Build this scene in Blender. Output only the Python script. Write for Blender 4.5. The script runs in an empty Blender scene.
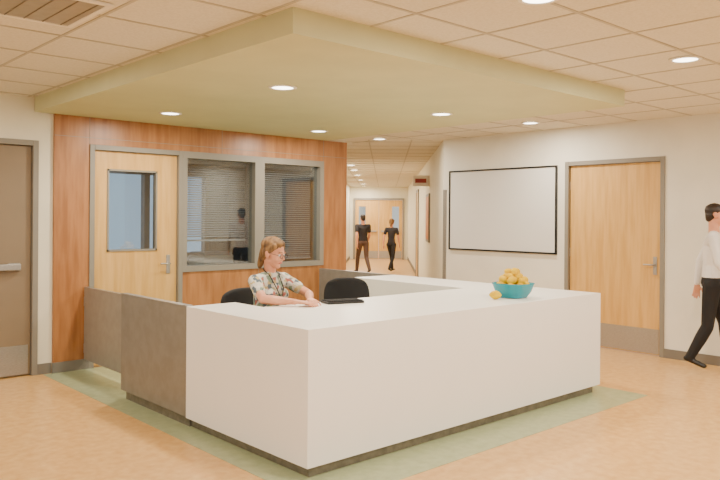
import bpy, bmesh, math, random
import numpy as np
from mathutils import Vector, Matrix
random.seed(3)
D=bpy.data; scene=bpy.context.scene
def lin(c):
    c=c/255.0
    return c/12.92 if c<=0.04045 else ((c+0.055)/1.055)**2.4
def col(r,g,b): return (lin(r),lin(g),lin(b),1)
# ---------------------------------------------------------------- materials
def newmat(name):
    m=D.materials.new(name); m.use_nodes=True
    nt=m.node_tree; b=nt.nodes['Principled BSDF']; return m,nt,b
def noise_mat(name,c1,c2,scale=8,rough=0.6,detail=3,stretch=(1,1,1),bump=0,metal=0,lo=.35,hi=.65,spec=.5):
    m,nt,b=newmat(name)
    tc=nt.nodes.new('ShaderNodeTexCoord'); mp=nt.nodes.new('ShaderNodeMapping')
    mp.inputs['Scale'].default_value=stretch
    n=nt.nodes.new('ShaderNodeTexNoise'); n.inputs['Scale'].default_value=scale; n.inputs['Detail'].default_value=detail
    r=nt.nodes.new('ShaderNodeValToRGB'); r.color_ramp.elements[0].color=c1; r.color_ramp.elements[1].color=c2
    r.color_ramp.elements[0].position=lo; r.color_ramp.elements[1].position=hi
    nt.links.new(tc.outputs['Object'],mp.inputs['Vector']); nt.links.new(mp.outputs['Vector'],n.inputs['Vector'])
    nt.links.new(n.outputs['Fac'],r.inputs['Fac']); nt.links.new(r.outputs['Color'],b.inputs['Base Color'])
    b.inputs['Roughness'].default_value=rough; b.inputs['Metallic'].default_value=metal
    b.inputs['Specular IOR Level'].default_value=spec
    if bump:
        bp=nt.nodes.new('ShaderNodeBump'); bp.inputs['Strength'].default_value=bump; bp.inputs['Distance'].default_value=.002
        nt.links.new(n.outputs['Fac'],bp.inputs['Height']); nt.links.new(bp.outputs['Normal'],b.inputs['Normal'])
    return m
def flat(name,c,rough=.6,metal=0,var=.94,scale=3):
    c2=(c[0]*var,c[1]*var,c[2]*var,1)
    return noise_mat(name,c2,c,scale=scale,rough=rough,metal=metal)
def emis(name,c,s):
    m,nt,b=newmat(name); b.inputs['Base Color'].default_value=c
    b.inputs['Emission Color'].default_value=c; b.inputs['Emission Strength'].default_value=s; return m
def glass(name,tint,gl=.07):
    m,nt,b=newmat(name); nt.nodes.remove(b)
    t=nt.nodes.new('ShaderNodeBsdfTransparent'); t.inputs['Color'].default_value=tint
    g=nt.nodes.new('ShaderNodeBsdfGlossy'); g.inputs['Roughness'].default_value=.02
    x=nt.nodes.new('ShaderNodeMixShader'); x.inputs['Fac'].default_value=gl
    nt.links.new(t.outputs[0],x.inputs[1]); nt.links.new(g.outputs[0],x.inputs[2])
    nt.links.new(x.outputs[0],nt.nodes['Material Output'].inputs['Surface']); return m
M={}
M['floor']=noise_mat('marmoleum_orange',col(200,148,84),col(222,182,118),scale=16,rough=.33,detail=10,lo=.25,hi=.75)
M['green']=noise_mat('marmoleum_green',col(148,158,120),col(170,178,142),scale=16,rough=.33,detail=8,lo=.25,hi=.75)
M['wall']=flat('paint_cream',col(226,219,196),.7)
M['wallr']=flat('paint_warm_white',col(230,225,209),.7)
M['soffit']=flat('paint_soffit_green',col(202,202,158),.65)
M['tile']=noise_mat('ceiling_tile',col(214,208,192),col(224,218,203),scale=60,rough=.9)
M['grid']=flat('ceiling_grid_metal',col(184,177,160),.6)
M['wood']=noise_mat('cherry_veneer',col(146,94,50),col(172,118,70),scale=3,rough=.38,detail=6,stretch=(6,6,.7))
M['maple']=noise_mat('maple_veneer',col(200,154,82),col(216,172,102),scale=3,rough=.4,detail=6,stretch=(7,7,.6))
M['taupe']=flat('frame_taupe_paint',col(134,128,116),.5)
M['taupe_door']=flat('door_taupe_paint',col(132,114,90),.5)
M['steel']=noise_mat('brushed_steel',col(158,154,148),col(182,178,172),scale=40,rough=.35,metal=.7,stretch=(1,1,12))
M['kick']=noise_mat('toe_kick_metal',col(118,110,98),col(136,128,114),scale=20,rough=.4,metal=.4)
M['white']=flat('solid_surface_white',col(242,238,231),.35,var=.985)
M['panel']=noise_mat('laminate_grey',col(128,124,116),col(137,133,125),scale=12,rough=.4,metal=.25)
M['gate']=noise_mat('laminate_light_grey',col(150,144,133),col(158,152,141),scale=12,rough=.4,metal=.15)
M['base']=flat('vinyl_base_grey',col(118,112,102),.5)
M['black']=flat('black_fabric',col(22,21,22),.85)
M['blackp']=flat('black_plastic',col(18,18,19),.35)
M['board']=flat('whiteboard_surface',col(220,218,212),.25,var=.99)
M['glass']=glass('clear_glass',(.88,.92,.94,1),.10)
M['glassb']=glass('daylight_blue_glass',(.70,.85,1,1),.05)  # blue tint put into the pane stands for cool daylight outside
M['blind']=flat('blind_slat_grey',col(132,136,140),.5)
M['office']=flat('office_paint_grey',col(120,122,122),.8)
M['bowl']=flat('turquoise_glaze',col(0,140,158),.22)
M['lemon']=noise_mat('lemon_peel',col(206,160,0),col(228,190,0),scale=14,rough=.6,bump=.3,spec=.2)
M['lamp']=emis('lamp_lens',(1,.93,.8,1),9)
M['fill_lens']=emis('added_fill_lens',(1,.93,.82,1),3)  # glowing lens of the added fill troffers
M['trim']=flat('white_trim_ring',col(236,230,216),.4)
M['skin']=noise_mat('skin',col(204,138,106),col(216,154,122),scale=12,rough=.5)
M['lip']=flat('lips',col(176,86,78),.45)
M['eye']=flat('eye_white',col(235,232,228),.2)
M['iris']=flat('iris',col(60,42,30),.2)
M['hair_blond']=noise_mat('hair_dark_blond',col(74,50,28),col(140,102,56),scale=34,rough=.7,stretch=(1,1,.2))
M['hair_dark']=noise_mat('hair_dark',col(28,18,12),col(48,32,22),scale=20,rough=.5,stretch=(1,1,.25))
M['shirt_w']=flat('shirt_white',col(226,222,218),.8)
M['shirt_b']=flat('shirt_black',col(34,30,34),.8)
M['trous']=flat('trousers_black',col(20,19,22),.8)
M['jean']=flat('trousers_brown',col(84,62,52),.8)
M['shoe']=flat('shoe_leather',col(16,14,14),.35)
M['art']=noise_mat('art_print',col(190,86,20),col(226,150,50),scale=4,rough=.5)
M['red']=flat('dark_red_plastic',col(150,40,30),.4)
m,nt,b=newmat('floral_fabric'); M['floral']=m
tc=nt.nodes.new('ShaderNodeTexCoord'); v=nt.nodes.new('ShaderNodeTexVoronoi'); v.inputs['Scale'].default_value=38
sp=nt.nodes.new('ShaderNodeSeparateColor'); r=nt.nodes.new('ShaderNodeValToRGB'); cr=r.color_ramp; cr.interpolation='CONSTANT'
cr.elements[0].position=0; cr.elements[0].color=col(200,196,186)
cr.elements[1].position=.30; cr.elements[1].color=col(126,144,126)
for p,c in ((.5,col(160,96,84)),(.6,col(190,184,170)),(.76,col(84,96,106)),(.9,col(180,160,110))):
    e=cr.elements.new(p); e.color=c
nt.links.new(tc.outputs['Object'],v.inputs['Vector']); nt.links.new(v.outputs['Color'],sp.inputs[0]); nt.links.new(sp.outputs[0],r.inputs['Fac'])
nt.links.new(r.outputs['Color'],b.inputs['Base Color']); b.inputs['Roughness'].default_value=.85
# ---------------------------------------------------------------- mesh helpers
def link(o,parent=None):
    scene.collection.objects.link(o)
    if parent is not None: o.parent=parent
    return o
def group(name,loc=(0,0,0),yaw=0):
    e=D.objects.new(name,None); e.empty_display_size=.1; e.location=loc; e.rotation_euler=(0,0,yaw); return link(e)
def boxes(name,bl,mat,parent=None,bevel=0,loc=None,yaw=0):
    bm=bmesh.new()
    for (x0,x1,y0,y1,z0,z1) in bl:
        vs=[bm.verts.new((x,y,z)) for z in (z0,z1) for (x,y) in ((x0,y0),(x1,y0),(x1,y1),(x0,y1))]
        for f in ((3,2,1,0),(4,5,6,7),(0,1,5,4),(1,2,6,5),(2,3,7,6),(3,0,4,7)): bm.faces.new([vs[i] for i in f])
    me=D.meshes.new(name); bm.to_mesh(me); bm.free(); me.materials.append(M[mat])
    o=D.objects.new(name,me); link(o,parent)
    if bevel:
        md=o.modifiers.new('bevel','BEVEL'); md.width=bevel; md.segments=3
    if loc is not None: o.location=loc; o.rotation_euler=(0,0,yaw)
    return o
def box(name,x0,x1,y0,y1,z0,z1,mat,parent=None,bevel=0,**k): return boxes(name,[(x0,x1,y0,y1,z0,z1)],mat,parent,bevel,**k)
def smooth(o):
    for p in o.data.polygons: p.use_smooth=True
def lathe(name,prof,mat,parent=None,seg=40,loc=(0,0,0),sq=None):
    bm=bmesh.new(); rings=[]
    for (r,z) in prof:
        ring=[]
        for i in range(seg):
            a=2*math.pi*i/seg; c,s=math.cos(a),math.sin(a); k=1
            if sq: k=1/((abs(c)**sq+abs(s)**sq)**(1/sq))
            ring.append(bm.verts.new((r*k*c,r*k*s,z)))
        rings.append(ring)
    for a,b_ in zip(rings,rings[1:]):
        for i in range(seg): bm.faces.new((a[i],a[(i+1)%seg],b_[(i+1)%seg],b_[i]))
    bm.faces.new(rings[0][::-1]); bm.faces.new(rings[-1])
    bmesh.ops.recalc_face_normals(bm,faces=bm.faces)
    me=D.meshes.new(name); bm.to_mesh(me); bm.free(); me.materials.append(M[mat]); o=D.objects.new(name,me); link(o,parent); o.location=loc
    smooth(o); return o
def tube(name,pts,r,mat,parent=None,cyc=False):
    cu=D.curves.new(name,'CURVE'); cu.dimensions='3D'; cu.bevel_depth=r; cu.bevel_resolution=3; cu.use_fill_caps=True
    s=cu.splines.new('POLY'); s.points.add(len(pts)-1)
    for i,p in enumerate(pts): s.points[i].co=(*p,1)
    s.use_cyclic_u=cyc; cu.materials.append(M[mat]); o=D.objects.new(name,cu); return link(o,parent)
def poly_slab(name,pts,z0,z1,mat,parent=None):
    bm=bmesh.new(); a=[bm.verts.new((x,y,z0)) for x,y in pts]; b_=[bm.verts.new((x,y,z1)) for x,y in pts]; n=len(pts)
    bm.faces.new(a[::-1]); bm.faces.new(b_)
    for i in range(n): bm.faces.new((a[i],a[(i+1)%n],b_[(i+1)%n],b_[i]))
    me=D.meshes.new(name); bm.to_mesh(me); bm.free(); me.materials.append(M[mat]); return link(D.objects.new(name,me),parent)
# ---------------------------------------------------------------- dimensions
H=1.5; ZC=2.605; ZS=2.465; YW=7.06; XR=7.74; YE=6.76; CY=math.radians(45.7); O=(XR,YE,0)
DX0,DX1,DY0,DZ=2.546,5.76,3.227,.86
# ---------------------------------------------------------------- room shell
box('floor',-3,7.9,-3,9.8,-.1,0,'floor')
box('floor.001',-1.6,16.6,-.15,2.3,-.1,-.002,'floor',loc=O,yaw=CY)
box('floor_inlay',2.38,5.97,2.90,YW-.03,-.02,.002,'green')
box('ceiling',-3,7.9,-3,9.8,ZC,ZC+.1,'tile')
box('ceiling.001',-1.6,16.6,-.15,2.3,ZC+.002,ZC+.09,'tile',loc=O,yaw=CY)
gb=[]
x=-3+.36
while x<7.7: gb.append((x-.01,x+.01,-3,7.05 if x<6.1 else 8,ZC-.004,ZC+.001)); x+=.61
y=-3+.2
while y<7.0: gb.append((-3,XR-.01,y-.01,y+.01,ZC-.0042,ZC+.001)); y+=.61
boxes('ceiling_grid',gb,'grid')
gb=[]
s=.3
while s<15.5: gb.append((s-.01,s+.01,0,2.1,ZC-.004,ZC+.001)); s+=.61
for t in (.45,1.06,1.67): gb.append((0,15.7,t-.01,t+.01,ZC-.0042,ZC+.001))
boxes('ceiling_grid.001',gb,'grid',loc=O,yaw=CY)
box('ceiling_soffit',2.29,5.82,3.05,YW-.02,ZS,ZC+.02,'soffit')
LD0,LD1,ZD=1.27,2.334,2.2
boxes('wall_back',[(-3,LD0,YW,YW+.14,0,ZC),(LD0,LD1,YW,YW+.14,ZD,ZC),(LD1,2.47,YW,YW+.14,0,ZC),(2.47,6.16,YW,YW+.14,ZS,ZC)],'wall')
WX=[2.807,3.817,5.77]
boxes('wall_back_wood_panelling',[(2.47,WX[0],YW-.03,YW+.14,0,ZS),(WX[0],WX[2],YW-.03,YW+.14,ZD,ZS),(WX[1],WX[2],YW-.03,YW+.14,0,.9),(WX[2],6.16,YW-.03,YW+.14,0,ZS)],'wood')
boxes('trim_panel_seams',[(2.47,6.16,YW-.032,YW-.029,2.262,2.267),(WX[0]-.002,WX[0]+.002,YW-.032,YW-.029,ZD,ZS),(4.30,4.304,YW-.032,YW-.029,ZD,ZS),(4.80,4.804,YW-.032,YW-.029,.0,.9),(WX[2]-.002,WX[2]+.002,YW-.032,YW-.029,ZD,ZS)],'taupe')
RD0,RD1=3.58,4.81
boxes('wall_right',[(XR,XR+.14,-3,RD0,0,ZC),(XR,XR+.14,RD0,RD1,2.19,ZC),(XR,XR+.14,RD1,YE,0,ZC)],'wallr')
box('wall_corridor_right',.02,15.9,-.12,0,0,ZC,'wall',loc=O,yaw=CY)
box('wall_corridor_left',-.11,15.9,2.1,2.22,0,ZC,'wall',loc=O,yaw=CY)
boxes('wall_corridor_end',[(15.8,15.95,0,.14,0,ZC),(15.8,15.95,1.96,2.1,0,ZC),(15.8,15.95,.14,1.96,2.2,ZC)],'wall',loc=O,yaw=CY)
box('wall_office_right',6.06,6.16,YW+.14,9.7,0,ZC,'office')
box('wall_office_left',1.5,1.6,YW+.14,9.7,0,ZC,'office')
boxes('wall_office_back',[(1.5,3.7,9.7,9.8,0,ZC),(3.7,5.7,9.7,9.8,0,.9),(3.7,5.7,9.7,9.8,2.15,ZC),(5.7,6.16,9.7,9.8,0,ZC)],'office')
boxes('baseboard_back',[(-3,LD0,YW-.012,YW,0,.1),(LD1,2.46,YW-.012,YW,0,.1),(2.46,WX[0],YW-.042,YW-.03,0,.1),(WX[1],5.69,YW-.042,YW-.03,0,.1),(5.77,6.16,YW-.042,YW-.03,0,.1)],'base')
boxes('baseboard_right',[(XR-.012,XR,-3,RD0,0,.1),(XR-.012,XR,RD1,YE,0,.1)],'base')
box('baseboard_corridor_right',.1,15.8,0,.012,0,.1,'base',loc=O,yaw=CY)
box('baseboard_corridor_left',0,15.8,2.088,2.1,0,.1,'base',loc=O,yaw=CY)
box('trim_corner_guard',XR-.006,XR,YE-.06,YE+.002,.1,1.9,'steel')
# ---------------------------------------------------------------- doors / windows
def lever(parent,x,y,z,d=-1,flip=1):
    box('lock_plate',x-.022,x+.022,y-.008,y,z-.11,z+.09,'steel',parent,.004)
    tube('lever',[(x,y,z),(x,y-.05,z),(x-.02*flip,y-.055,z),(x-.11*flip,y-.055,z)],.009,'steel',parent)
def door_unit(name,w,h,mat,loc,yaw,glassrect=None,kick=True,lever_x=None,flip=1,bar=False):
    g=group(name,loc,yaw); t=.05
    boxes('frame',[(0,t,-.015,.13,0,h),(w-t,w,-.015,.13,0,h),(t,w-t,-.015,.13,h-t,h)],'taupe',g,.003)
    x0,x1,z1=t+.004,w-t-.004,h-t-.004; y0,y1=.03,.075
    if glassrect:
        a,b_,c,d=glassrect
        boxes('leaf',[(x0,a,y0,y1,.01,z1),(b_,x1,y0,y1,.01,z1),(a,b_,y0,y1,.01,c),(a,b_,y0,y1,d,z1)],mat,g)
        boxes('vision_frame',[(a,a+.018,y0-.01,y1+.01,c,d),(b_-.018,b_,y0-.01,y1+.01,c,d),(a,b_,y0-.01,y1+.01,c,c+.018),(a,b_,y0-.01,y1+.01,d-.018,d)],'taupe',g)
        box('vision_glass',a+.01,b_-.01,.05,.055,c+.01,d-.01,'glass',g)
    else: box('leaf',x0,x1,y0,y1,.01,z1,mat,g,.002)
    if kick: box('kick_plate',x0+.02,x1-.02,y0-.003,y0,.02,.29,'steel',g)
    if lever_x: lever(g,lever_x,y0,1.0,flip=flip)
    if bar:
        box('push_bar',x0+.06,x1-.1,y0-.06,y0-.03,.99,1.05,'steel',g,.008)
        box('bar_mount_hinge',x0+.06,x0+.13,y0-.03,y0,.985,1.055,'steel',g); box('bar_mount_latch',x1-.2,x1-.1,y0-.03,y0,.985,1.055,'steel',g)
    boxes('hinges',[(t-.006,t+.008,y0-.012,y0+.01,z,z+.1) for z in (.25,1.05,1.85)] if flip==1 else [(w-t-.008,w-t+.006,y0-.012,y0+.01,z,z+.1) for z in (.25,1.05,1.85)],'steel',g)
    return g
door_unit('door_1',LD1-LD0,ZD,'taupe_door',(LD0,YW,0),0,bar=True)
door_unit('door_2',WX[1]-WX[0],ZD,'maple',(WX[0],YW-.03,0),0,glassrect=(.19,.73,1.14,1.97),kick=False,lever_x=.86)
door_unit('door_3',RD1-RD0,2.19,'maple',(XR,RD1,0),-math.pi/2,lever_x=1.11)
g=group('window_1',(0,YW-.03,0))
boxes('frame',[(WX[1],WX[1]+.05,-.015,.13,.9,ZD),(4.74,4.87,-.015,.13,.9,ZD),(WX[2]-.06,WX[2],-.015,.13,.9,ZD),(WX[1]+.05,4.74,-.015,.13,.9,.96),(4.87,WX[2]-.06,-.015,.13,.9,.96),(WX[1]+.05,4.74,-.015,.13,2.13,ZD),(4.87,WX[2]-.06,-.015,.13,2.13,ZD)],'taupe',g)
boxes('glass',[(WX[1]+.045,4.745,.05,.056,.955,2.135),(4.865,WX[2]-.055,.05,.056,.955,2.135)],'glass',g)
def blinds(name,x0,x1,y,z0,z1):
    g=group(name,(0,0,0)); bm=bmesh.new(); z=z1-.06
    while z>z0+.03:
        c,s=math.cos(.6)*.0125,math.sin(.6)*.0125
        vs=[bm.verts.new(p) for p in ((x0,y-c,z-s),(x1,y-c,z-s),(x1,y+c,z+s),(x0,y+c,z+s))]; bm.faces.new(vs); z-=.026
    me=D.meshes.new('slats'); bm.to_mesh(me); bm.free(); me.materials.append(M['blind']); link(D.objects.new('slats',me),g)
    box('head_rail',x0,x1,y-.02,y+.02,z1-.05,z1,'blind',g); box('bottom_rail',x0,x1,y-.015,y+.015,z0,z0+.02,'blind',g)
    for k in (.15,.85): tube('ladder_cord',[(x0+(x1-x0)*k,y,z0),(x0+(x1-x0)*k,y,z1)],.0015,'blind',g)
blinds('venetian_blind',3.88,4.74,YW+.17,1.22,2.14)
blinds('venetian_blind',4.88,5.72,YW+.17,.98,2.14)
g=group('window_2',(0,9.7,0))
boxes('frame',[(3.7,3.76,-.02,.1,.9,2.15),(4.66,4.74,-.02,.1,.9,2.15),(5.64,5.7,-.02,.1,.9,2.15),(3.7,5.7,-.02,.1,.9,.96),(3.7,5.7,-.02,.1,2.09,2.15)],'taupe',g)
box('glass',3.75,5.65,.04,.046,.95,2.1,'glassb',g)
g=group('office_table'); box('top',4.3,5.9,8.0,8.7,.72,.75,'white',g,.004)
boxes('legs',[(x,x+.05,y,y+.05,0,.72) for x in (4.34,5.81) for y in (8.04,8.61)],'steel',g)
g=group('office_printer'); box('body',4.7,5.15,8.1,8.5,.75,1.0,'trim',g,.02); box('lid',4.72,5.13,8.12,8.48,1.0,1.04,'blind',g,.01); box('paper_tray',4.76,5.09,8.0,8.1,.80,.83,'blind',g,.005)
g=group('door_4',O,CY)
boxes('frame',[(15.75,15.9,.14,.2,0,2.2),(15.75,15.9,1.9,1.96,0,2.2),(15.75,15.9,.2,1.9,2.14,2.2)],'taupe',g)
for i,(a,b_) in enumerate(((.205,1.045),(1.055,1.895))):
    w0=a+.12 if i==0 else b_-.37
    boxes('leaf_%d'%(i+1),[(15.8,15.85,a,w0,.01,2.13),(15.8,15.85,w0+.25,b_,.01,2.13),(15.8,15.85,w0,w0+.25,.01,1.0),(15.8,15.85,w0,w0+.25,1.9,2.13)],'maple',g)
    box('vision_glass_%d'%(i+1),15.82,15.83,w0,w0+.25,1.0,1.9,'glass',g)
    box('kick_plate_%d'%(i+1),15.795,15.8,a+.02,b_-.02,.03,.3,'steel',g)
    box('push_bar_%d'%(i+1),15.74,15.8,a+.08,b_-.08,.98,1.04,'steel',g)
g=group('framed_art_print',O,CY); box('frame',3.0,3.9,0,.03,1.05,1.95,'taupe',g); box('print',3.05,3.85,.03,.034,1.1,1.9,'art',g)
g=group('door_5',O,CY); boxes('frame',[(7.4,7.46,0,.03,0,2.2),(8.4,8.46,0,.03,0,2.2),(7.4,8.46,0,.03,2.14,2.2)],'taupe',g); box('leaf',7.46,8.4,0,.015,.01,2.14,'maple',g); tube('lever',[(7.55,.015,1),(7.55,.06,1),(7.65,.06,1)],.009,'steel',g)
g=group('door_6',O,CY); boxes('frame',[(9.4,9.46,2.07,2.1,0,2.2),(10.4,10.46,2.07,2.1,0,2.2),(9.4,10.46,2.07,2.1,2.14,2.2)],'taupe',g); box('leaf',9.46,10.4,2.085,2.1,.01,2.14,'maple',g); tube('lever',[(9.55,2.085,1),(9.55,2.04,1),(9.65,2.04,1)],.009,'steel',g)
g=group('exit_sign',O,CY); box('housing',3.4,3.45,.0,.30,2.1,2.3,'trim',g,.005); box('sign_face',3.395,3.4,.05,.26,2.16,2.24,'red',g)
g=group('whiteboard',(XR,0,0)); y0,y1,z0,z1=4.93,6.62,1.08,2.14
box('surface',-.02,0,y0,y1,z0,z1,'board',g)
boxes('frame',[(-.03,0,y0-.015,y0+.005,z0-.015,z1+.015),(-.03,0,y1-.005,y1+.015,z0-.015,z1+.015),(-.03,0,y0,y1,z0-.015,z0+.005),(-.03,0,y0,y1,z1-.005,z1+.015)],'blackp',g)
# ---------------------------------------------------------------- reception desk
IX0,IX1,IY,EY0,EY1=2.946,5.16,4.25,4.62,5.75
g=group('reception_desk')
poly_slab('counter_top',[(DX0,DY0),(DX1,DY0),(DX1,EY1),(IX1,EY1),(IX1,IY),(IX0,IY),(IX0,EY0),(DX0,EY0)],.80,DZ,'white',g)
boxes('white_panels',[(DX0,DX1,DY0,DY0+.06,.07,.80),(DX0,DX0+.06,DY0+.06,EY0,.07,.80),(DX1-.06,DX1,DY0+.06,EY1,.07,.80),
 (DX0+.06,IX0,EY0-.04,EY0,.07,.80),(IX0-.03,IX0,IY,EY0-.04,.07,.80),(IX1,IX1+.03,IY,EY1-.04,.07,.80),(IX1,DX1-.06,EY1-.04,EY1,.07,.80),(IX1+.0,IX1+.03,DY0+.06,IY,.07,.80)],'white',g)
boxes('toe_kick',[(DX0+.045,DX1-.045,DY0+.045,DY0+.09,0,.075),(DX0+.045,DX0+.09,DY0+.09,EY0,0,.075),(DX1-.09,DX1-.045,DY0+.09,EY1-.06,0,.075),(IX0-.09,IX0-.06,IY,EY0-.04,0,.075),(IX1+.06,IX1+.09,IY,EY1-.06,0,.075),(DX0+.09,IX0-.06,EY0-.03,EY0-.01,0,.075)],'kick',g)
boxes('drawer_pedestal',[(4.55,5.0,3.5,4.15,.03,.79)],'gate',g)
boxes('drawer_fronts',[(4.555,4.995,4.15,4.165,a,a+.23) for a in (.05,.29,.53)],'panel',g)
boxes('side_panel_left',[(DX0,DX0+.05,EY0+.004,5.70,.075,DZ)],'panel',g,.003)
boxes('side_panel_edge',[(DX0-.002,DX0+.052,EY0+.004,5.70,DZ,DZ+.006)],'steel',g)
boxes('side_kick_left',[(DX0+.03,DX0+.05,EY0,5.66,0,.08)],'kick',g)
boxes('side_panel_right',[(DX1-.05,DX1,EY1+.004,YW-.034,.075,DZ)],'panel',g,.003)
boxes('side_kick_right',[(DX1-.05,DX1-.03,EY1,YW-.034,0,.08)],'kick',g)
g=group('swing_gate'); box('panel',2.755,2.79,5.74,YW-.05,.10,.80,'gate',g,.003)
box('gate_edge',2.753,2.792,5.74,YW-.05,.80,.806,'steel',g); boxes('hinges',[(2.76,2.785,YW-.06,YW-.03,a,a+.09) for a in (.16,.62)],'steel',g)
g=group('computer_keyboard',(3.55,4.09,DZ+.001),math.radians(165))
box('tray',-.15,.15,-.07,.07,0,.018,'blackp',g,.005)
boxes('keys',[(-.14+.019*i,-.125+.019*i,-.06+.025*j,-.04+.025*j,.018,.024) for i in range(15) for j in range(5)],'black',g)
# ---------------------------------------------------------------- fruit bowl
BX,BY=4.87,3.50
g=group('fruit_bowl',(BX,BY,DZ+.001),0)
lathe('bowl',[(.002,.0),(.092,.0),(.098,.004),(.128,.05),(.150,.112),(.152,.118),(.146,.118),(.120,.054),(.088,.014),(.002,.012)],'bowl',g,seg=56,sq=3.2)
def lemon_bm(bm,loc,s,rot):
    m=Matrix.Translation(loc)@rot
    r=bmesh.ops.create_uvsphere(bm,u_segments=16,v_segments=12,radius=1)
    for v in r['verts']:
        z=v.co.z
        v.co.x*=s; v.co.y*=s; v.co.z=s*(1.2*z+ (.2*z**9)); v.co=m@v.co
def rotm(): return Matrix.Rotation(random.uniform(0,6),4,'Z')@Matrix.Rotation(random.uniform(1.1,2.0),4,'X')
bm=bmesh.new()
for (n,rad,z) in ((8,.098,.10),(3,.035,.10),(7,.088,.138),(5,.05,.165),(3,.03,.205)):
    for i in range(n):
        a=2*math.pi*i/n+z*20; lemon_bm(bm,Vector((rad*math.cos(a),rad*math.sin(a),z+random.uniform(-.006,.006))),.033,rotm())
me=D.meshes.new('lemons'); bm.to_mesh(me); bm.free(); me.materials.append(M['lemon']); o=link(D.objects.new('lemons',me),g); smooth(o)
bm=bmesh.new(); lemon_bm(bm,Vector((0,0,0)),.035,Matrix.Rotation(.6,4,'Z')@Matrix.Rotation(math.pi/2,4,'X'))
me=D.meshes.new('lemon'); bm.to_mesh(me); bm.free(); me.materials.append(M['lemon']); o=link(D.objects.new('lemon',me)); smooth(o); o.location=(4.635,3.50,DZ+.036)
# ---------------------------------------------------------------- office chairs
def cushion(name,sx,sy,sz,mat,parent,loc,rot=(0,0,0),curve=0,pw=3.2):
    bm=bmesh.new(); bmesh.ops.create_grid(bm,x_segments=10,y_segments=10,size=.5)
    for v in bm.verts:
        x,y=v.co.x*2,v.co.y*2
        r=(abs(x)**pw+abs(y)**pw)**(1/pw); m_=max(abs(x),abs(y)) or 1; k=m_/r if r else 1
        v.co.x=x*k*sx/2; v.co.y=y*k*sy/2; v.co.z=curve*(x*x)
    me=D.meshes.new(name); bm.to_mesh(me); bm.free(); me.materials.append(M[mat]); o=link(D.objects.new(name,me),parent)
    md=o.modifiers.new('s','SOLIDIFY'); md.thickness=sz; md.offset=0; md=o.modifiers.new('b','BEVEL'); md.width=sz*.35; md.segments=3; md=o.modifiers.new('u','SUBSURF'); md.levels=1; md.render_levels=1
    o.location=loc; o.rotation_euler=rot; smooth(o); return o
def office_chair(loc,yaw,seat=.48,top=.95,bw=.42):
    g=group('office_chair',loc,yaw)
    for i in range(5):
        a=i*2*math.pi/5+.3; c,s=math.cos(a),math.sin(a)
        tube('base_leg_%d'%(i+1),[(0,0,.1),(.13*c,.13*s,.085),(.26*c,.26*s,.07)],.018,'blackp',g)
        o=lathe('caster_%d'%(i+1),[(.002,-.02),(.028,-.02),(.03,-.01),(.03,.01),(.028,.02),(.002,.02)],'blackp',g,seg=16,loc=(.26*c,.26*s,.03)); o.rotation_euler=(math.pi/2,0,a)
    lathe('gas_column',[(.03,.07),(.03,.25),(.02,.25),(.02,seat-.06)],'blackp',g,seg=20)
    box('mechanism',-.1,.1,-.07,.07,seat-.075,seat-.045,'blackp',g,.008)
    cushion('seat',.44,.45,.07,'black',g,(.02,0,seat-.02))
    cushion('backrest',bw,.40,.06,'black',g,(-.25,0,top-.21),(math.radians(83),0,math.radians(90)),curve=-.04)
    tube('back_support',[(-.08,0,seat-.06),(-.24,0,seat-.05),(-.285,0,seat+.05),(-.27,0,top-.25)],.02,'blackp',g)
    return g
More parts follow.
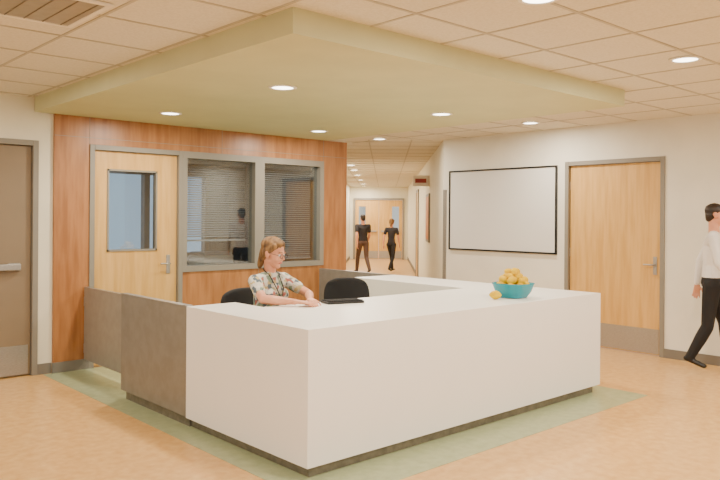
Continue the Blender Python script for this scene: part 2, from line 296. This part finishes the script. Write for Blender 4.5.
# ---------------------------------------------------------------- people
_b=bmesh.new(); bmesh.ops.create_icosphere(_b,subdivisions=2,radius=1); ICO=[v.co.copy() for v in _b.verts]; _b.free()
def V3(r): return Vector(r) if hasattr(r,'__len__') else Vector((r,r,r))
class Body:
    def __init__(s): s.pr=[]
    def add(s,mat,*ells,M4=None):
        L=[]
        for c,r in ells:
            c=Vector(c); L.append((c,V3(r)))
        s.pr.append((mat,L,M4))
    def mesh(s,name,voxel,sm=4,parent=None):
        bm=bmesh.new()
        for mat,L,M4 in s.pr:
            tmp=bmesh.new()
            for c,r in L:
                for p in ICO:
                    q=Vector((c.x+p.x*r.x,c.y+p.y*r.y,c.z+p.z*r.z))
                    if M4: q=M4@q
                    tmp.verts.new(q)
            bmesh.ops.convex_hull(tmp,input=tmp.verts)
            dead=[v for v in tmp.verts if not v.link_faces]
            for v in dead: tmp.verts.remove(v)
            mm=D.meshes.new('t'); tmp.to_mesh(mm); tmp.free(); bm.from_mesh(mm); D.meshes.remove(mm)
        me=D.meshes.new(name); bm.to_mesh(me); bm.free()
        o=D.objects.new(name,me); scene.collection.objects.link(o)
        md=o.modifiers.new('r','REMESH'); md.mode='VOXEL'; md.voxel_size=voxel
        if sm: md=o.modifiers.new('s','SMOOTH'); md.factor=.5; md.iterations=sm
        dg=bpy.context.evaluated_depsgraph_get(); ev=o.evaluated_get(dg); me2=D.meshes.new_from_object(ev)
        D.objects.remove(o); me2.name=name
        n=len(me2.polygons); C=np.zeros(n*3); me2.polygons.foreach_get('center',C); C=C.reshape(-1,3)
        mats=[]; best=np.full(n,1e9); idx=np.zeros(n,int)
        for mat,L,M4 in s.pr:
            if mat not in mats: mats.append(mat)
            k=mats.index(mat); P=C
            if M4:
                mi=np.array(M4.inverted()); P=C@mi[:3,:3].T+mi[:3,3]
            pairs=[(0,0)] if len(L)==1 else [(i,j) for i in range(len(L)) for j in range(i+1,len(L))]
            for i,j in pairs:
                for t in (np.linspace(0,1,9) if i!=j else [0]):
                    c=np.array(L[i][0])*(1-t)+np.array(L[j][0])*t; r=np.array(L[i][1])*(1-t)+np.array(L[j][1])*t
                    d=(np.linalg.norm((P-c)/r,axis=1)-1)*r.mean()
                    w=d<best; best[w]=d[w]; idx[w]=k
        for m_ in mats: me2.materials.append(M[m_])
        me2.polygons.foreach_set('material_index',idx.astype(np.int32)); me2.polygons.foreach_set('use_smooth',np.ones(n,bool)); me2.update()
        o=D.objects.new(name,me2); link(o,parent); return o
def hand(B,w,d,n,s,mat='skin',curl=.5,k=1.0):
    w,d,n,s=[Vector(a) for a in (w,d,n,s)]; d.normalize(); n.normalize(); s.normalize()
    kn=w+d*.085*k
    B.add(mat,(w+s*.012,.016*k),(w-s*.012,.016*k),(kn+s*.028,.012*k),(kn-s*.026,.011*k))
    for off,sp,L,r in ((.031,.16,.072,.0085),(.0105,.05,.080,.009),(-.0095,-.06,.074,.0085),(-.028,-.2,.058,.0075)):
        p=kn+s*off; dd=(d+s*sp).normalized()
        e1=p+(dd*math.cos(curl*.6)+n*math.sin(curl*.6))*L*.45
        e2=e1+(dd*math.cos(curl*1.3)+n*math.sin(curl*1.3))*L*.33
        e3=e2+(dd*math.cos(curl*1.9)+n*math.sin(curl*1.9))*L*.25
        B.add(mat,(p,r*1.05),(e1,r)); B.add(mat,(e1,r),(e2,r*.92)); B.add(mat,(e2,r*.92),(e3,r*.8))
    t0=w+d*.025+s*.02; t1=t0+(d*.7+s*.75+n*.2).normalized()*.04; t2=t1+(d*.95+s*.35+n*.3).normalized()*.032
    B.add(mat,(t0,.014),(t1,.0105)); B.add(mat,(t1,.0105),(t2,.0085))
def head(B,g,hc,yaw,pitch,hair,neck,female=False,glasses=False,voxel=.005):
    R=Matrix.Translation(Vector(hc))@Matrix.Rotation(yaw,4,'Z')@Matrix.Rotation(pitch,4,'Y')
    f=lambda *e: B.add('skin',*e,M4=R)
    f(((-.012,0,.035),(.092,.073,.083))); f(((.028,0,-.018),(.058,.056,.084)))
    f(((.055,0,-.088),(.026,.024,.02)),((0,0,-.055),(.055,.056,.035)))
    f(((.082,0,.012),.008),((.0985,0,-.024),(.010,.0105,.008))); f(((.074,.026,.022),(.014,.018,.008)),((.074,-.026,.022),(.014,.018,.008)))
    f(((.058,.030,-.03),(.024,.022,.024))); f(((.058,-.030,-.03),(.024,.022,.024)))
    B.add('lip',((.0815,.011,-.056),(.008,.01,.0055)),((.0815,-.011,-.056),(.008,.01,.0055)),M4=R)
    for s_ in (1,-1): f(((-.004,s_*.073,-.012),(.016,.008,.03)),((-.012,s_*.078,.005),(.016,.008,.02)))
    B.add('skin',(R@Vector((-.02,0,-.06)),.052 if not female else .044),(neck,.056 if not female else .046))
    for s_ in (1,-1):
        n_='left' if s_>0 else 'right'
        lathe('eye_'+n_,[(.0005,-.010),(.0075,-.007),(.010,0),(.0075,.007),(.0005,.010)],'eye',g,seg=14,loc=R@Vector((.0745,s_*.029,.002)))
        lathe('iris_'+n_,[(.0005,-.005),(.0045,-.003),(.0055,0),(.0045,.003),(.0005,.005)],'iris',g,seg=12,loc=R@Vector((.0815,s_*.029,.002)))
        tube('eyebrow_'+n_,[R@Vector((.0855,s_*.014,.026)),R@Vector((.0855,s_*.03,.030)),R@Vector((.074,s_*.046,.027))],.0025,hair,g)
    Hh=Body()
    Hh.add(hair,((-.022,0,.050),(.096,.080,.079)),M4=R)
    Hh.add(hair,((.045,0,.086),(.032,.048,.024)),((-.02,0,.09),(.06,.06,.038)),M4=R)
    Hh.add(hair,((-.05,0,-.0),(.058,.074,.06)),((-.06,0,-.045),(.040,.052,.03)),M4=R)
    if female:
        Hh.add(hair,((-.075,0,.0),(.04,.05,.04)),((-.095,0,-.10),(.022,.03,.05)),M4=R)
        for s_ in (1,-1): Hh.add(hair,((.034,s_*.060,.06),(.020,.016,.026)),((-.03,s_*.074,.0),(.022,.012,.04)),M4=R)
    Hh.mesh('hair',.006,4,g)
    if glasses:
        for s_ in (1,-1):
            n_='left' if s_>0 else 'right'
            tube('glasses_rim_'+n_,[R@Vector((.096,s_*.031+.022*math.cos(a),.0+.015*math.sin(a))) for a in [2*math.pi*i/20 for i in range(20)]],.002,'blackp',g,True)
            tube('glasses_temple_'+n_,[R@Vector((.095,s_*.053,.004)),R@Vector((.0,s_*.080,.008)),R@Vector((-.02,s_*.078,-.005))],.0018,'blackp',g)
        tube('glasses_bridge',[R@Vector((.096,.009,.004)),R@Vector((.099,0,.007)),R@Vector((.096,-.009,.004))],.0018,'blackp',g)
def person(name,loc,yaw,J,top='shirt_w',sleeve='long',pants='trous',hair='hair_dark',female=False,scale=1,voxel=.008,curl=.5,glasses=False,lany=False):
    g=group(name,loc,yaw); B=Body(); w=.88 if female else 1
    P={k:Vector(v) for k,v in J.items() if k not in('hy','hp','hdir')}
    pel,wai,che,nk=P['pelvis'],P['waist'],P['chest'],P['neck']
    B.add(pants,(pel,(.11*w,.165*w+.01,.09)),(pel+(wai-pel)*.35,(.1*w,.145*w,.05)))
    B.add(top,(pel+(wai-pel)*.35,(.104*w,.152*w,.05)),(wai,(.092*w,.132*w,.07)))
    B.add(top,(wai,(.092*w,.132*w,.07)),(che,(.11*w,.158*w,.10)))
    B.add(top,(P['shL'],.052*w),(P['shR'],.052*w),(che+Vector((-.01,0,.03)),(.1*w,.14*w,.08)),(nk+Vector((0,0,-.025)),(.05,.06,.03)))
    if female:
        for s_ in (1,-1): B.add(top,(che+Vector((.075,s_*.06,-.02)),(.048,.058,.055)))
    for S in 'LR':
        sh,el,wr=P['sh'+S],P['el'+S],P['wr'+S]
        if sleeve=='long':
            B.add(top,(sh,.055*w),(el,.045*w)); B.add(top,(el,.045*w),(el.lerp(wr,.92),.036*w)); B.add('skin',(el.lerp(wr,.7),.026),(wr,.024))
        else:
            B.add(top,(sh,.058*w),(sh.lerp(el,.55),.056*w)); B.add('skin',(sh,.043*w),(el,.039*w)); B.add('skin',(el,.039*w),(el.lerp(wr,.3),.040*w),(wr,.024*w))
        d,n,s_=J['hdir'][S]; hand(B,wr,d,n,s_,curl=curl,k=.92 if female else 1)
        hp,kn,an=P['hp'+S],P['kn'+S],P['an'+S]; fd=P['ft'+S]
        B.add(pants,(hp,.092*w),(kn,.062*w)); B.add(pants,(kn,.062*w),(kn.lerp(an,.35),.062*w)); B.add(pants,(kn.lerp(an,.35),.062*w),(an,.046))
        B.add('shoe',(an+Vector((0,0,-.02))-fd*.03,(.036,.036,.03)),(an+fd*.15+Vector((0,0,-.035+P.get('to'+S,Vector((0,0,0))).z)),(.03,.042,.024)))
    head(B,g,P['head'],J['hy'],J['hp'],hair,nk,female,glasses)
    B.mesh('body',voxel,3,g)
    if lany:
        k=che+Vector((.128,0,-.045))
        pts=[nk+Vector((-.045,.03,.02)),nk+Vector((.0,.058,.004)),nk+Vector((.048,.05,-.03)),che+Vector((.116,.035,.03)),k,che+Vector((.116,-.035,.03)),nk+Vector((.048,-.05,-.03)),nk+Vector((.0,-.058,.004)),nk+Vector((-.045,-.03,.02))]
        tube('lanyard',pts,.004,'blackp',g,True)
        a=k; box('id_badge',a.x,a.x+.004,a.y-.027,a.y+.027,a.z-.085,a.z,'trim',g)
    g.scale=(scale,)*3; return g
WY=math.radians(-80); WP=(3.19,4.56,0)
J=dict(pelvis=(0,0,.585),waist=(.0,0,.76),chest=(.03,0,.93),neck=(.035,0,1.09),head=(.07,0,1.225),hy=math.radians(12),hp=math.radians(13),
 shL=(.03,.155,1.02),shR=(.03,-.155,1.02),elL=(.22,.24,.905),elR=(.20,-.235,.905),wrL=(.40,.05,.893),wrR=(.41,-.12,.893),
 hpL=(.02,.085,.575),hpR=(.02,-.085,.575),knL=(.43,.10,.575),knR=(.43,-.10,.575),anL=(.42,.10,.075),anR=(.42,-.10,.075),ftL=(1,0,0),ftR=(1,0,0),
 hdir=dict(L=((.85,-.5,-.05),(0,0,-1),(-.5,-.85,0)),R=((.85,.45,-.05),(0,0,-1),(-.45,.85,0))))
person('receptionist_woman',WP,WY,J,top='floral',sleeve='short',pants='trous',hair='hair_blond',female=True,voxel=.005,curl=.3,glasses=True,lany=True)
office_chair((3.22,4.59,0),WY,seat=.50,top=.95)
office_chair((4.23,4.77,0),math.radians(-125),seat=.48,top=.96,bw=.42)
def walkJ(st=.28,arm=.22,hy=0):
    return dict(pelvis=(0,0,.94),waist=(.0,0,1.12),chest=(.015,0,1.30),neck=(.015,0,1.47),head=(.035,0,1.635),hy=hy,hp=.05,
     shL=(.01,.185,1.42),shR=(.01,-.185,1.42),elL=(-arm*.6,.225,1.15),elR=(arm*.35,-.225,1.15),wrL=(-arm*.75,.225,.90),wrR=(arm*1.1,-.205,.92),
     hpL=(0,.09,.91),hpR=(0,-.09,.91),knL=(st*.75,.09,.53),knR=(-st*.25,-.09,.49),anL=(st*1.1,.09,.10),anR=(-st*1.35,-.09,.16),ftL=(.98,0,.15),ftR=(.9,0,-.4),
     toL=(0,0,0),toR=(0,0,.02),hdir=dict(L=((-.1,0,-1),(0,-1,0),(1,0,0)),R=((.3,.05,-.9),(0,1,0),(.9,0,.3))))
person('walking_man',(7.31,2.91,0),math.radians(-70),walkJ(.15,.2),scale=.945,voxel=.008)
person('walking_man',(12.85,14.0,0),math.radians(66),walkJ(.26,.2),top='shirt_b',sleeve='short',pants='jean',scale=.90,voxel=.012)
person('walking_woman',(13.9,14.0,0),math.radians(20),walkJ(.25,.16),top='shirt_b',sleeve='short',pants='trous',hair='hair_blond',female=True,scale=.84,voxel=.012)
# ---------------------------------------------------------------- lighting
def area(name,loc,sx,sy,e,parent=None,c=(1,.9,.75),shape='RECTANGLE',spread=180):
    l=D.lights.new(name,'AREA'); l.shape=shape; l.size=sx; l.size_y=sy; l.energy=e; l.color=c; l.spread=math.radians(spread)
    o=D.objects.new(name,l); o.location=loc; link(o,parent); return o
def downlight(x,y,z,e=36):
    g=group('recessed_downlight',(x,y,z))
    lathe('trim_ring',[(.082,.0),(.082,-.008),(.105,-.006),(.108,0)],'trim',g,seg=32)
    lathe('lens',[(.001,-.003),(.083,-.003),(.083,.0),(.001,.0)],'lamp',g,seg=32)
    area('lamp_light',(0,0,-.012),.15,.15,e,g,shape='DISK')
for x,y in ((3.19,4.37),(5.06,4.45),(3.24,6.21),(5.10,6.3)): downlight(x,y,ZS)
for x,y in ((4.98,2.17),(3.08,2.07),(7.03,4.83),(1.0,1.9),(7.0,7.3),(7.03,1.2),(1.2,5.6)): downlight(x,y,ZC-.004)
for s_ in (5,6.6,8.6,11,13.5,15):
    p=Vector(O)+Matrix.Rotation(CY,3,'Z')@Vector((s_,1.55,0)); downlight(p.x,p.y,ZC-.004,52)
def troffer(x,y,e,dim=False):
    g=group('ceiling_troffer',(x,y,ZC-.004))
    boxes('frame',[(-.6,.6,-.3,-.27,-.012,0),(-.6,.6,.27,.3,-.012,0),(-.6,-.57,-.27,.27,-.012,0),(.57,.6,-.27,.27,-.012,0)],'trim',g)
    box('lens',-.57,.57,-.27,.27,-.008,-.001,'gate' if dim else 'fill_lens',g)
    if dim: boxes('louvre_blades',[(-.57+.1*i,-.565+.1*i,-.27,.27,-.012,-.008) for i in range(1,12)],'kick',g)
    else: area('added_fill_light',(0,0,-.02),1.1,.5,e,g,c=(1,.93,.81))  # fill lamp, only in the added out-of-view troffers
troffer(.98,3.95,0,True)
for x,y in ((.4,.2),(2.8,-.6),(5.2,.2),(-1.4,3.2)): troffer(x,y,55)  # out-of-view troffers added as general fill light for the hall
w=D.worlds.new('world'); scene.world=w; w.use_nodes=True; bg=w.node_tree.nodes['Background']; bg.inputs[0].default_value=(1,.94,.84,1); bg.inputs[1].default_value=.95
# ---------------------------------------------------------------- camera
cam=D.cameras.new('camera'); co=D.objects.new('camera',cam); scene.collection.objects.link(co)
cam.sensor_width=36; cam.lens=36*723/720; cam.shift_y=-22.5/720; cam.clip_start=.05
R=Matrix.Rotation(math.radians(-42.3),4,'Z')@Matrix.Rotation(math.radians(90),4,'X')@Matrix.Rotation(math.radians(.4),4,'Z')
co.matrix_world=Matrix.Translation((0,0,H))@R
scene.camera=co
